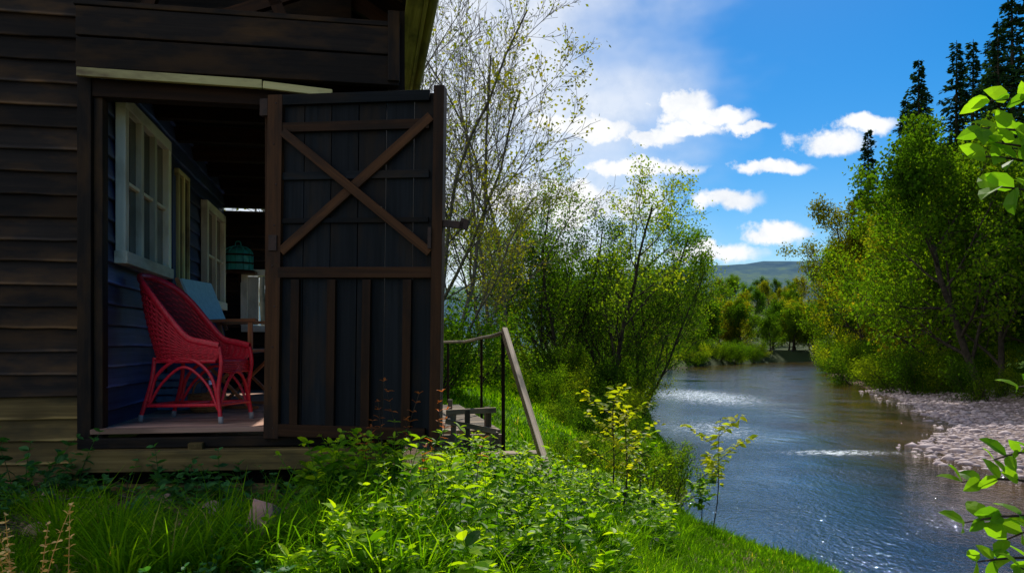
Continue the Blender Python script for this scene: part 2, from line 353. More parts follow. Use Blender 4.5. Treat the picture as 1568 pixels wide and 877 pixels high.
def tree_mesh(name,seed,pr,mats):
    r=RS(seed); np.random.seed(seed); br=[];an=[]
    ns=pr.get('stems',1)
    for s in range(ns):
        a=s*2.399+r.rand(); tl=pr.get('lean',.1)*(1 if ns>1 else .4)
        off=np.array([math.cos(a),math.sin(a),0])*pr.get('gap',.3)*(ns>1)
        grow(r,br,an,off+np.array([0,0,-.3]),nrm(np.array([math.cos(a)*tl,math.sin(a)*tl,1])),pr['H']*r.uniform(.8,1)*(1 if s else 1),pr['R']*r.uniform(.75,1),0,pr)
    mb=MB()
    for pts,ra,sd in br: mb.tube(pts,ra,sd,0,r.rand())
    A=np.array(an); ar=r.rand(len(A)); wgt=ar**1.5+.05; wgt/=wgt.sum(); idx=r.choice(len(A),pr['leaves'],p=wgt)
    P_=A[idx]+r.normal(0,pr['sp'],(len(idx),3)); D=r.normal(0,1,(len(idx),3)); D[:,2]-=.3
    k=3.5/pr['H']; clump=.5+.5*wob(A[:,0]*k*1.5+A[:,2]*k,A[:,1]*k*1.5-A[:,2]*k)
    leaves(mb,P_,D,pr['ls']*r.uniform(.6,1.3,len(idx)),r,T_dia,1,np.clip(clump[idx]*.65+r.rand(len(idx))*.4,0,1),3.1)
    return mb.mesh(name,mats)
base=dict(wander=.10,trop=[.05,.06,.03,0],taper=.3,rmin=.004,leafl=2,max=3,start=[.25,.25,.2],ang=[.9,.75,.7],ratio=[.5,.5,.45])
def PR(**k): d=dict(base); d.update(k); return d
TM={}
for q,(sd,nm) in enumerate([(11,M_leafr),(12,M_leafy),(13,M_leaf)]):
    TM['dec%d'%q]=tree_mesh('deciduous_tree',sd,PR(H=13,R=.22,nc=[14,8,6],leaves=30000,ls=.20,sp=.24,start=[.14,.2,.2],stems=2,gap=.5,lean=.13,rmin=.012),[M_bark,nm])
    TM['far%d'%q]=tree_mesh('tree',sd+50,PR(H=13,R=.24,nc=[14,8],max=2,leafl=1,leaves=6500,ls=.36,sp=.45,start=[.1,.2],rmin=.03),[M_bark,nm])
TM['multi0']=tree_mesh('alder_tree',21,PR(H=7.3,R=.085,stems=7,gap=.45,lean=.46,nc=[10,7,6],leaves=28000,ls=.085,sp=.14,ratio=[.42,.5,.45],ang=[.65,.7,.7],start=[.2,.2,.2]),[M_bark,M_leaf])
TM['multi1']=tree_mesh('alder_tree',22,PR(H=6.8,R=.075,stems=6,gap=.5,lean=.5,nc=[10,7,6],leaves=26000,ls=.085,sp=.14,ratio=[.42,.5,.45],ang=[.65,.7,.7],start=[.15,.2,.2]),[M_bark,M_leafr])
TM['bare0']=tree_mesh('ash_tree',31,PR(H=9.5,R=.07,stems=3,gap=.4,lean=.3,nc=[11,8,7],leaves=1800,ls=.08,sp=.10,ratio=[.42,.5,.45],ang=[.7,.65,.6],start=[.2,.15,.1],trop=[.04,.10,.06,.04],rmin=.0045),[M_barkl,M_leafy])
TM['bare1']=tree_mesh('ash_tree',32,PR(H=9,R=.07,stems=3,gap=.3,lean=.3,nc=[11,8,7],leaves=9000,ls=.085,sp=.12,ratio=[.42,.5,.45],ang=[.7,.65,.6],start=[.15,.15,.1],trop=[.04,.10,.06,.04],rmin=.0045),[M_barkl,M_leafy])
TM['bush0']=tree_mesh('bush',41,PR(H=2.3,R=.03,stems=9,gap=.35,lean=.9,nc=[7,6],max=2,leafl=1,leaves=8000,ls=.08,sp=.13,ratio=[.5,.5],ang=[.7,.7],start=[.1,.1],rmin=.003),[M_bark,M_leaf])
TM['bush1']=tree_mesh('bush',42,PR(H=2.2,R=.03,stems=9,gap=.4,lean=1.0,nc=[7,6],max=2,leafl=1,leaves=8000,ls=.08,sp=.13,ratio=[.5,.5],ang=[.7,.7],start=[.1,.1],rmin=.003),[M_bark,M_leafr])
TM['willow']=tree_mesh('shrub',43,PR(H=1.2,R=.012,stems=12,gap=.2,lean=.75,nc=[8,6],max=2,leafl=1,leaves=6500,ls=.035,sp=.04,ratio=[.4,.4],ang=[.5,.6],start=[.15,.1],rmin=.0018),[M_bark,M_leaf])
def conifer(name,seed,H):
    r=RS(seed); mb=MB(); mb.tube([[0,0,-.5],[0,0,H*.5],[.1,0,H]],[H*.014,H*.008,.02],8,0)
    z=H*.10; PP=[];DD=[];SS=[]
    while z<H:
        t=z/H; R=(H*.19)*(1-t)**.85*r.uniform(.55,1.15)+.12; nb=r.randint(3,5)
        for k in range(nb):
            a=r.uniform(0,6.28); L=R*r.uniform(.5,1.3); s=np.linspace(0,1,5)
            pts=np.stack([np.cos(a)*L*s,np.sin(a)*L*s,z+L*(.22*s-.5*s**2)+0*s],-1)
            mb.tube(pts,np.linspace(.05,.012,5)*(1-t*.6),3,0)
            m_=int(8+L*15); u=r.uniform(.05,1,m_)
            px=np.stack([np.interp(u,s,pts[:,q]) for q in range(3)],-1); side=r.normal(0,.17*L*(1.15-u)+.06,m_)
            px[:,0]-=np.sin(a)*side; px[:,1]+=np.cos(a)*side; px[:,2]-=np.abs(side)*.4+r.uniform(0,.2,m_)
            d=np.stack([np.cos(a)-np.sin(a)*np.sign(side)*.8,np.sin(a)+np.cos(a)*np.sign(side)*.8,np.full(m_,-.35)],-1)+r.normal(0,.35,(m_,3))
            PP.append(px);DD.append(d);SS.append(r.uniform(.2,.45,m_))
        z+=H*.0095*r.uniform(.5,1.6)
    leaves(mb,np.concatenate(PP),np.concatenate(DD),np.concatenate(SS),r,T_dia,1,None,.9)
    return mb.mesh(name,[M_bark,M_leafd])
TM['con0']=conifer('conifer_tree',51,26); TM['con1']=conifer('conifer_tree',52,25); TM['con2']=conifer('conifer_tree',53,26)
r=RS(99)
def plant(key,name,x,y,s=1,rz=None,parent=None,sx=1,dz=0):
    z=float(gh(x,y))+dz
    return mkobj(name,TM[key],parent,0,(x,y,z),r.uniform(0,6.28) if rz is None else rz,(s*sx,s*sx,s))
for k,(x,y,s,sx,q) in enumerate([(26.2,44,1.22,.9,2),(31.5,47,1.0,.9,0),(28.9,54,1.20,.95,0),(33.5,60,1.15,.9,1),(32.7,68,1.27,.9,2),(38,73,1.3,.9,0),(37.6,84,1.32,.9,1),(44,92,1.35,.9,0),(46.5,106,1.30,.9,2),(55,122,1.3,.9,0),(30,40,.80,.9,0),(34,42,.8,.9,2),(40,52,1.0,1,0),(45,62,1.0,1,2)]):
    plant('dec%d'%q,'deciduous_tree',x,y,s*r.uniform(.97,1.03),sx=sx)
for k,(x,y,top) in enumerate([(47.2,75,35.5),(44.6,80,32),(43.9,86,31),(49.2,110,30),(42.2,69,29.5),(43,64,31),(50,70,37),(52,90,36),(47,95,29.5),(54,105,34),(60,100,40),(58,80,39),(50,62,34)]):
    z=float(gh(x,y)); plant('con%d'%(k%3),'conifer_tree',x,y,(top-z)/26)
wood=empty('distant_trees')
for k in range(50):
    y=r.uniform(190,420); x=r.uniform(.12,.5)*y+r.uniform(-5,5)
    if xl(y)-3<x<xr(y)+3: continue
    plant('far%d'%(k%3),'tree',x,y,r.uniform(.75,1.1),parent=wood)
for k in range(34):
    y=r.uniform(118,195); x=xl(y)-r.uniform(2,16); plant('far%d'%([0,1,0,2,1][k%5]),'tree',x,y,r.uniform(.55,.85),parent=wood)
for k in range(10):
    y=r.uniform(80,120); x=xl(y)-r.uniform(2,10); plant('far%d'%(k%3),'tree',x,y,r.uniform(.4,.6),parent=wood)
for k in range(16):
    y=r.uniform(160,230); x=r.uniform(-.35,.12)*y; plant('far%d'%(k%3),'tree',x,y,r.uniform(.4,.55),parent=wood)
for k in range(12):
    y=r.uniform(55,110); x=r.uniform(xr(y)+12,xr(y)+30); plant('far%d'%(2*(k%2)),'tree',x,y,r.uniform(.8,1.0),parent=wood)
for k in range(14):
    y=r.uniform(110,180); x=xr(y)+r.uniform(3,20); plant('far%d'%(k%3),'tree',x,y,r.uniform(.8,1.1),parent=wood)
ban=empty('riverbank_bushes')
for k in range(34):
    y=r.uniform(40,130); x=xr(y)+r.uniform(1.2,6); plant('bush%d'%(k%2),'bush',x,y,r.uniform(1.2,2.2),parent=ban,dz=-.2)
for k in range(12):
    x=r.uniform(19,34); y=r.uniform(27,38); 
    if x>xr(y)+6: plant('bush%d'%(k%2),'bush',x,y,r.uniform(1.2,1.9),parent=ban)
for k in range(24):
    y=r.uniform(75,150); x=xl(y)-r.uniform(.3,3.5); plant('bush%d'%(k%2),'bush',x,y,r.uniform(1.0,1.9),parent=ban,dz=-.3)
for k in range(8):
    y=r.uniform(34,75); x=xl(y)-r.uniform(1.2,3.5); plant('bush%d'%(k%2),'bush',x,y,r.uniform(.6,1.1),parent=ban)
for (x,y,s) in [(2.9,25,.75),(1.9,24,.7),(3.6,27,.85),(1.2,25.5,.7),(2.3,21,.55),(1.5,18,.45),(3.0,22,.5),(.8,20,.5),(2.1,17,.4),(4.2,31,.9)]: plant('bush%d'%(int(x*10)%2),'bush',x,y,s,parent=ban)
for k in range(6):
    y=r.uniform(26,44); x=-.09*y+r.uniform(-3,1.5); plant('bush%d'%(k%2),'bush',x,y,r.uniform(.6,1.0),parent=ban)
plant('multi0','alder_tree',2.4,26,1.0,.4); plant('multi1','alder_tree',4.2,28,.96,2.); plant('multi1','alder_tree',1.4,28.5,.92,4.2)
plant('multi0','alder_tree',4.6,37,.9,3.)
plant('bare0','ash_tree',-1.9,19,1.0,1.0); plant('bare1','ash_tree',-3.4,22,1.05,2.2); plant('bare0','ash_tree',-4.6,17,1.1,3.); plant('bare0','ash_tree',-.7,24,1.05,5.2); plant('bare1','ash_tree',-1.6,16,.55,5.2)
plant('bush0','bush',-1.8,15.5,.9); plant('bush1','bush',-1.3,19,.9)
plant('willow','shrub',2.3,12.4,1.0); plant('willow','shrub',1.7,13.6,.85); plant('willow','shrub',1.0,12.5,.7); plant('willow','shrub',2.5,14.5,.9)

# ------------------------------------------------------------------ cabin
C0=np.array([-2.466,4.6]); TH=math.atan(.183); UD=np.array([math.cos(TH),math.sin(TH)]); VD=np.array([-math.sin(TH),math.cos(TH)])
cabin=empty('wooden_cabin',(C0[0],C0[1],0),TH)
def siding(mb,O,D,Nn,length,z0,z1,pitch,mat=0,matlow=None,nlow=0,r=RS(1)):
    O=np.array(O,float);D=np.array(D,float);Nn=np.array(Nn,float); z=z0;k=0
    while z<z1-.02:
        h=min(pitch,z1-z); ns=max(2,int(length/.15)+1); s=np.linspace(0,length,ns)
        lowj=r.normal(0,.0018,ns)+np.sin(s*1.3+r.rand()*6)*.004; out=.028+r.normal(0,.0015,ns)
        sec=[]; br=r.rand()
        for n_,zz in ((0*s-.01,z+lowj),(out-.004,z+lowj),(out,z+lowj+.005),(out-.003,z+lowj+.02),(.006+0*s,z+h+.006+0*s),(0*s-.01,z+h+.006+0*s)):
            q=O[None]+D[None]*s[:,None]+Nn[None]*n_[:,None]; sec.append(np.concatenate([q,np.broadcast_to(zz,(ns,))[:,None]],1))
        v=np.stack(sec,1); lc=np.stack([np.repeat(s,6),np.tile([0,.02,.02,.02,.02,0],ns),v[:,:,2].ravel()],-1)+r.uniform(-9,9,3)
        lip_lit=np.clip(1.9+2.4*np.sin(s*2.1+r.rand()*6)+r.normal(0,1.0,ns),.3,5.5)  # edge highlight painted along each board's lower lip by raising its colour
        rn=np.stack([br+0*lip_lit,br+lip_lit,br+lip_lit,br+.15*lip_lit,br+0*lip_lit,br+0*lip_lit],1).ravel()
        a=np.arange(ns-1)[:,None]*6; j=np.arange(6)[None]; k2=(j+1)%6
        f=np.stack([a+j,a+6+j,a+6+k2,a+k2],-1).reshape(-1,4)
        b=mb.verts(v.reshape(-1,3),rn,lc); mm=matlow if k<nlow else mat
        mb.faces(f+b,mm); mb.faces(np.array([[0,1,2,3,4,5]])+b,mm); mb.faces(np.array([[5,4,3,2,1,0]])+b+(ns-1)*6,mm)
        z+=h;k+=1
np.random.seed(4)
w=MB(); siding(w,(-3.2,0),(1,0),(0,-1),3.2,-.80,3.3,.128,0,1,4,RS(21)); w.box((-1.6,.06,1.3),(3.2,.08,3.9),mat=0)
w.obj('front_wall',[M_wdark,M_wlow],cabin)
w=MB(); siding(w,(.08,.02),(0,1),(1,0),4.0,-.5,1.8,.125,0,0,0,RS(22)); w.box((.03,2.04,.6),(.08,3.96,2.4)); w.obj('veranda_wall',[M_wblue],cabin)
w=MB(); rr=RS(23)
for (u0,u1,z0,z1) in [(.08,1.8,-.5,.20),(.08,.33,.20,.78),(.95,1.8,.20,.78),(.08,1.8,.78,1.45),(.08,1.8,1.49,1.8)]:
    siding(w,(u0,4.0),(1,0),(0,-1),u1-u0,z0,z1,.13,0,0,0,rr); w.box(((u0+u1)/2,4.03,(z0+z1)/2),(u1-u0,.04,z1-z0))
w.obj('back_wall',[M_wdark],cabin)
w=MB()
for (c,s) in [((.64,3.96,.79),(.72,.06,.07)),((.64,3.96,.19),(.72,.06,.07)),((.31,3.96,.49),(.07,.06,.53)),((.97,3.96,.49),(.07,.06,.53)),((.64,3.965,.49),(.03,.03,.52)),((.40,3.963,.49),(.12,.03,.52))]: w.box(c,s)
w.obj('back_window',[M_white],cabin,.004)
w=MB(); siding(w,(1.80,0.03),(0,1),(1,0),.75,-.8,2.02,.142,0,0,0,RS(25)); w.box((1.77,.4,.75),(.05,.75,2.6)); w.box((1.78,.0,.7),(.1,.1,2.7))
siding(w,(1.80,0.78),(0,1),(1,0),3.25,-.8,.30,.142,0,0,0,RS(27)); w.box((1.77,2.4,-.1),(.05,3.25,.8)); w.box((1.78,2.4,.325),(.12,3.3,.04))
for v in (.80,2.4,4.0): w.box((1.78,v,.95),(.09,.09,2.3))
w.box((1.77,2.4,1.95),(.1,3.3,.22))
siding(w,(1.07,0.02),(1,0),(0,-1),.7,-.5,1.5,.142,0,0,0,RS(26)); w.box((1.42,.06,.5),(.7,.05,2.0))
w.box((-3.2,2.1,1.2),(.08,4.2,4.0)); w.box((-1.6,4.08,1.2),(3.3,.08,4.0))
w.obj('side_walls',[M_wdark],cabin)
w=MB()
w.box((.02,-.035,.5),(.075,.09,2.5),mat=0); w.box((.085,.0,.48),(.05,.10,2.06),mat=0); w.box((1.05,.0,.48),(.09,.1,2.02),mat=1)
w.box((.9,-.02,1.475),(1.8,.10,.10),mat=1)
w.box((.89,-.10,1.655),(1.80,.05,.175),mat=0,jit=.003); w.box((.89,-.105,1.835),(1.80,.05,.165),mat=0,jit=.003)
w.box((.89,-.09,1.935),(1.82,.09,.03),mat=0)
w.beam((.0,-.13,1.540),(1.0,-.13,1.527),.03,.050,2); w.beam((1.005,-.13,1.524),(1.40,-.13,1.497),.028,.044,2)
w.box((.07,.8,.5),(.02,.03,2.0),mat=1)
w.box((1.76,-.12,1.80),(.07,.06,.42),mat=0)
w.obj('door_frame',[M_wdark,M_wbrown,M_cream],cabin,.004)
w=MB()
for k in range(14): w.box((.93,.2+k*.29,1.80),(1.74,.285,.03))
for k in range(6): w.box((.93,.5+k*.65,1.70),(1.72,.08,.12),mat=1)
for k in range(8):
    v=-.1+k*.6
    w.beam((1.84,v,2.14),(-.7,v,3.62),.05,.12,1)
    w.beam((-3.4,v,2.12),(-.7,v,3.62),.05,.12,1)
w.beam((.3,.1,1.98),(.55,.1,2.7),.05,.07,1); w.beam((1.1,.1,1.98),(.85,.1,2.6),.05,.07,1); w.beam((.7,.1,1.98),(1.5,.1,2.3),.05,.07,1)
w.box((-.3,.45,2.6),(3.6,.04,1.3),mat=0)
w.obj('ceiling_and_rafters',[M_wdark,M_wbrown],cabin)
w=MB()
ns=34
for s in (1,-1):
    e=np.array([-.68+s*(2.59 if s>0 else 2.78),0,2.16]); rd=np.array([-.68,0,3.72])
    for k in range(ns):
        v=-.32+k*.142; w.beam((e[0],v,e[2]),(rd[0],v,rd[2]),.139,.035,0)
w.beam((1.945,-.34,2.10),(1.945,4.55,2.10),.025,.16,1); w.beam((-3.5,-.34,2.10),(-3.5,4.55,2.10),.03,.17,1)
w.box((1.88,2.10,2.035),(.10,4.86,.02),mat=1)
w.beam((1.95,-.36,2.13),(-.68,-.36,3.70),.03,.17,1); w.beam((-3.5,-.36,2.13),(-.68,-.36,3.70),.03,.17,1)
w.box((-.7,4.12,2.9),(3.6,.04,1.3),mat=0)
w.obj('roof',[M_wdark,M_fascia],cabin)
w=MB(); w.tube([[1.995,-.3,2.09],[1.995,2,2.08],[1.995,4.5,2.06]],.034,10,0); w.obj('gutter',[M_fascia],cabin)
w=MB()
for k in range(40): w.box((.93,-.06+k*.103,-.485),(1.74,.097,.028),mat=0,jit=.001)
w.obj('veranda_floor',[M_floor],cabin,.003)
w=MB(); w.beam((.0,-.10,-.55),(1.7,-.10,-.555),.06,.06,0); w.beam((-.02,-.16,-.64),(1.72,-.17,-.655),.10,.12,1); w.beam((.6,-.14,-.575),(.68,-.14,-.575),.1,.05,1); w.box((.9,.3,-.75),(1.7,.6,.3),mat=0)
w.beam((.02,-.19,-.80),(1.1,-.22,-.82),.08,.06,1)
w.obj('floor_sill',[M_wdark,M_wlow],cabin,.006)
def window(name,v0,v1,z0,z1,cols,rows,frame=.07):
    w=MB(); u=.14
    w.box((u,(v0+v1)/2,z1-frame/2),(.06,v1-v0,frame)); w.box((u+.005,(v0+v1)/2,z0+frame/2),(.075,v1-v0+.03,frame))
    w.box((u,v0+frame/2,(z0+z1)/2),(.058,frame,z1-z0-2*frame)); w.box((u,v1-frame/2,(z0+z1)/2),(.058,frame,z1-z0-2*frame))
    for c in range(1,cols): w.box((u-.003,v0+frame+(v1-v0-2*frame)*c/cols,(z0+z1)/2),(.05,.055,z1-z0-2*frame))
    for c in range(1,rows): w.box((u-.006,(v0+v1)/2,z0+frame+(z1-z0-2*frame)*c/rows),(.03,v1-v0-2*frame,.022))
    w.box((u-.018,(v0+v1)/2,(z0+z1)/2),(.006,v1-v0-.05,z1-z0-.05),mat=1)
    w.obj(name,[M_white,M_glass],cabin,.003)
window('window',.18,1.33,.50,1.52,3,2,.075); window('window_rear',2.70,3.67,.37,1.34,2,2,.075); 
w=MB(); w.box((.125,1.8,.4),(.03,.62,1.85),mat=0)
for vv in (1.62,1.80,1.98): w.box((.145,vv,.88),(.035,.035,.95),mat=1)
w.box((.145,1.8,1.37),(.035,.4,.035),mat=1); w.box((.145,1.8,.40),(.035,.4,.035),mat=1)
w.box((.14,1.8,.88),(.012,.36,.92),mat=2); w.box((.13,1.48,.4),(.04,.05,1.9),mat=0)
w.obj('inner_door',[M_wblue,M_cream,M_glass],cabin,.003)

# open door
door=MB(); W_=1.045; zb,zt=-.535,1.46
nbd=6
for k in range(nbd): door.box((.05+(W_-.06)*(k+.5)/nbd,.0,(zb+zt)/2),((W_-.06)/nbd-.004,.022,zt-zb-.02),mat=0,jit=.001)
f=-.028
door.box((.045,f,(zb+zt)/2),(.09,.035,zt-zb),mat=1); door.box((W_-.02,f,(zb+zt)/2),(.06,.075,zt-zb+.03),mat=1)
door.box((W_/2,f,zt-.03),(W_-.16,.03,.06),mat=0); door.box((W_/2+.01,f-.002,.43),(W_-.13,.034,.062),mat=1); door.box((W_/2,f,zb+.05),(W_-.16,.032,.07),mat=1)
door.box((W_/2,f,1.27),(W_-.16,.026,.055),mat=1,rnd=.1); door.box((W_/2,f+.004,.99),(W_-.16,.012,.045),mat=0); door.box((W_/2,f+.004,.73),(W_-.16,.012,.03),mat=0)
def flat(a,b,w_,t_,y,mat):
    d=Vector((b[0]-a[0],0,b[1]-a[1])); ang=-math.atan2(d.z,d.x)
    door.box(((a[0]+b[0])/2,y,(a[1]+b[1])/2),(d.length,t_,w_),Matrix.Rotation(ang,3,'Y'),mat,rnd=1.2)
flat((.10,1.24),(W_-.06,.54),.05,.022,f-.028,1); flat((.09,.55),(W_-.07,1.31),.055,.022,f-.006,1)
for q in (.18,.40,.61,.85): door.box((q,f,-.05),(.05,.028,.88),mat=1,rnd=.1)
door.box((W_+.06,f-.01,.70),(.14,.03,.04),Matrix.Rotation(.12,3,'Y'),2); door.box((W_+.13,f-.01,.70),(.05,.03,.06),Matrix.Rotation(.3,3,'Y'),2)
door.box((.045,f-.022,.60),(.05,.012,.09),mat=2);door.box((W_-.06,f-.045,.62),(.02,.012,.12),mat=2)
door.box((-.04,-.0,1.40),(.05,.03,.10),mat=2)
for zz in np.linspace(zb+.06,zt-.05,9): door.box((.05+.01*math.sin(zz*9),f-.019,zz),(.010,.004,.010),mat=2)
o=door.obj('open_door',[M_wdoor,M_wbrown,M_iron],cabin,.003); o.location=(1.03,-.11,0); o.rotation_euler=(0,math.radians(.8),math.radians(-19))

# ------------------------------------------------------------------ deck + railing
dk=empty('deck_stairs'); w=MB()
def c2w(u,v): q=C0+UD*u+VD*v; return q
for k in range(14): 
    y=7.7+k*.24; w.box((-.62-(k*.045),y,-.82),(1.0,.2,.035),Matrix.Rotation(TH,3,'Z'),0)
w.beam((-.15,7.5,-.87),(-.8,11,-.87),.05,.12,0); w.beam((-1.1,7.45,-.9),(-.1,7.55,-.9),.05,.14,0)
for p_ in [(-.25,7.9),(-.22,7.55),(-.55,7.5),(-.7,9),(-.42,7.5)]: w.beam((p_[0],p_[1],-1.3),(p_[0],p_[1],-.6),.05,.05,0)
w.beam((-.62,7.48,-.62),(-.15,7.52,-.60),.04,.05,0); w.beam((-.62,7.46,-.70),(-.15,7.5,-.80),.03,.05,0)
for k in range(3): w.box((.0+k*.03,7.25-k*.35,-.98-k*.09),(.5,.22,.035),Matrix.Rotation(TH*1.1,3,'Z'),0)
w.obj('deck',[M_rail],dk,.003)
hr=empty('stair_railing'); w=MB()
w.beam((-.08,7.5,-1.2),(-.085,7.5,.12),.035,.035,1); w.beam((-.36,9.4,-.85),(-.36,9.4,.09),.03,.03,1); w.beam((-.9,11.2,-.8),(-.9,11.2,.05),.03,.03,1)
w.tube([[-.07,7.5,.135],[-.2,8.2,.105],[-.36,9.4,.10],[-.62,10.4,.06],[-1.05,11.6,.06]],.02,8,0)
w.beam((-.075,7.52,.15),(.32,5.95,-1.12),.05,.075,0,rnd=1.8)
w.obj('rails',[M_rail,M_wbrown],hr,.004)

# ------------------------------------------------------------------ red wicker chair
def smooth(pts,n):
    pts=np.array(pts,float); tt=np.linspace(0,len(pts)-1,n); P_=np.vstack([2*pts[0]-pts[1],pts,2*pts[-1]-pts[-2]])
    out=[]
    for q in tt:
        k=min(int(q),len(pts)-2); f=q-k; a,b,c,d=P_[k:k+4]
        out.append(.5*((2*b)+(-a+c)*f+(2*a-5*b+4*c-d)*f*f+(-a+3*b-3*c+d)*f**3))
    return np.array(out)
rc=empty('red_wicker_chair'); mb=MB()
rim=[(.30,-.27,.495),(.20,-.285,.515),(.08,-.29,.545),(-.04,-.295,.66),(-.17,-.285,.80),(-.28,-.23,.90),(-.37,-.12,.955),(-.39,0,.965)]
low=[(.27,-.25,.40),(.17,-.25,.40),(.06,-.25,.40),(-.06,-.25,.40),(-.14,-.23,.40),(-.20,-.17,.40),(-.225,-.08,.40),(-.23,0,.40)]
mir=lambda L:[(x,-y,z) for x,y,z in L[:-1]][::-1]
RIM=smooth(rim+mir(rim),73); LOW=smooth(low+mir(low),73)
def surf(i,t):
    p_=RIM[i]*t+LOW[i]*(1-t); bow=math.sin(math.pi*t)*.02; c=p_-np.array([0,0,p_[2]]); c=c/(np.linalg.norm(c)+1e-6); return p_+c*bow
G=np.array([[surf(i,t) for t in np.linspace(0,1,12)] for i in range(73)])
i=np.arange(72)[:,None]*12; j=np.arange(11)[None]
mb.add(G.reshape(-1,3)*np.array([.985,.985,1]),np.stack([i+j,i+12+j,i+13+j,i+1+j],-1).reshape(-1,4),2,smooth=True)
for q in range(0,73,2): mb.tube(G[q],.005,5,0)
for ti,t in enumerate(np.linspace(.04,.97,24)):
    pts=np.array([surf(q,t) for q in range(73)]); off=(np.arange(73)//2%2*2-1)*(1 if ti%2 else -1)*.006
    c=pts*np.array([1,1,0]); c/=np.linalg.norm(c,axis=1)[:,None]; mb.tube(pts+c*off[:,None],.0055,4,0)
mb.tube(RIM,.019,8,0); mb.tube(LOW,.015,8,0)
for q in range(0,3): mb.tube(RIM+np.array([0,0,.004*q]),.02,6,0)
for q in np.linspace(-.23,.23,34): mb.tube([(-.2,q,.405),(0,q,.398),(.2,q,.405),(.285,q,.40),(.30,q,.375)],.0065,4,0)
for q in np.linspace(-.19,.29,22): mb.tube([(q,-.24,.405),(q,0,.40),(q,.24,.405)],.006,4,0)
mb.box((.04,0,.392),(.46,.48,.012)); 
for zz in np.linspace(.33,.395,6): mb.tube([(.295,-.25,zz),(.31,0,zz),(.295,.25,zz)],.007,5,0)
for sy in (-1,1):
    mb.tube(smooth([(.30,sy*.265,.49),(.315,sy*.265,.38),(.29,sy*.26,.2),(.31,sy*.265,.03)],12),.016,8,0); mb.tube([(.31,sy*.265,.045),(.313,sy*.266,.0)],.019,8,1,cap=True)
    mb.tube(smooth([(-.20,sy*.22,.42),(-.22,sy*.235,.25),(-.29,sy*.25,.03)],10),.016,8,0); mb.tube([(-.287,sy*.25,.045),(-.293,sy*.25,.0)],.019,8,1,cap=True)
    mb.tube(smooth([(-.23,sy*.245,.13),(-.17,sy*.25,.30),(-.02,sy*.26,.405),(.12,sy*.26,.40),(.24,sy*.262,.30),(.295,sy*.262,.12)],26),.012,6,0)
    mb.tube(smooth([(-.235,sy*.25,.10),(-.12,sy*.255,.26),(.04,sy*.26,.36),(.2,sy*.262,.26),(.29,sy*.262,.09)],24),.010,6,0)
    mb.tube([(-.26,sy*.245,.105),(0,sy*.25,.11),(.30,sy*.262,.12)],.012,6,0)
mb.tube(smooth([(.30,-.262,.10),(.31,-.15,.26),(.31,0,.33),(.31,.15,.26),(.30,.262,.10)],20),.011,6,0)
mb.tube([(.30,-.262,.12),(.30,.262,.12)],.012,6,0); mb.tube([(-.26,-.245,.105),(-.26,.245,.105)],.012,6,0); mb.tube([(0,-.25,.11),(0,.25,.11)],.01,6,0)
mb.obj('frame',[M_redp,M_foot,M_redin],rc)
rc.location=(-2.02,5.08,-.47); rc.rotation_euler=(0,0,math.radians(-12)); rc.scale=(.93,.66,.95)

def fold_chair(x,y,rz,back):
    e=empty('folding_chair',(x,y,-.47),rz); w=MB()
    for sy in (-.25,.25):
        w.beam((-.24,sy,.0),(.22,sy,.44),.022,.03,0,up=(0,1,0)); w.beam((.24,sy*1.08,.0),(-.22,sy*1.08,.44),.022,.03,0,up=(0,1,0))
        w.beam((-.25,sy*1.02,.655),(.26,sy*1.02,.665),.055,.022,0); w.beam((.21,sy,.44),(.21,sy,.65),.03,.03,0); w.beam((-.20,sy,.42),(-.27,sy,.66),.03,.03,0)
        w.beam((-.20,sy*.98,.60),(-.36,sy*.98,.98),.022,.03,0)
        w.beam((-.26,sy,.02),(.27,sy,.02),.03,.025,0)
    w.beam((-.22,-.26,.44),(-.22,.26,.44),.03,.025,0); w.beam((.22,-.26,.44),(.22,.26,.44),.03,.025,0)
    n=7; t=np.linspace(0,1,n); pts=[]
    for sy in (-.23,.23): pts.append(np.stack([-.215+t*.43,np.full(n,sy),.445-.03*np.sin(t*np.pi)],-1))
    v=np.concatenate(pts); w.add(v,[[k,k+1,k+1+n,k+n] for k in range(n-1)],2,smooth=True)
    a=np.array([(-.215,-.24,.66),(-.345,-.24,.97),(-.345,.24,.97),(-.215,.24,.66)]); nn=np.array([.02,0,.008])
    w.add(np.vstack([a,a+nn]),[[0,1,2,3],[7,6,5,4],[0,4,5,1],[1,5,6,2],[2,6,7,3],[3,7,4,0]],1)
    w.obj('frame',[M_table,M_pale,M_blue],e,.003)
fold_chair(-2.12,6.15,math.radians(-5),1); fold_chair(-1.60,7.0,math.radians(-3),1)
w=MB(); 
for k in range(9):
    z=k*.014; R=.085+.02*math.sin(k/8*2.2); a=np.linspace(0,2*np.pi,29); w.tube(np.stack([np.cos(a)*R*1.25,np.sin(a)*R,np.full(29,z+.01)],-1),.008,5,0)
w.tube(smooth([(-.11,0,.12),(-.08,0,.2),(0,0,.235),(.08,0,.2),(.11,0,.12)],16),.007,5,0)
a=np.linspace(0,2*np.pi,25)[:-1]; w.add(np.stack([np.cos(a)*.1,np.sin(a)*.08,np.full(24,.01)],-1),[list(range(24))],0)
o=w.obj('wicker_basket',[M_tang]); o.location=(-2.20,5.75,-.47)
w=MB()
for k in range(5): 
    for s in (-1,1): w.box((0,s*.13,.03+k*.055),(.36,.012,.042)); w.box((s*.18,0,.03+k*.055),(.012,.25,.042))
for sx in (-1,1):
    for sy in (-1,1): w.box((sx*.178,sy*.128,.14),(.03,.03,.28))
w.box((0,0,.01),(.35,.25,.015)); o=w.obj('storage_crate',[M_blue],None,.003); o.location=(-2.50,5.95,-.47); o.rotation_euler=(0,0,.2)
q=c2w(.27,3.80); bc=empty('bird_cage',(q[0],q[1],.79),TH); w=MB()
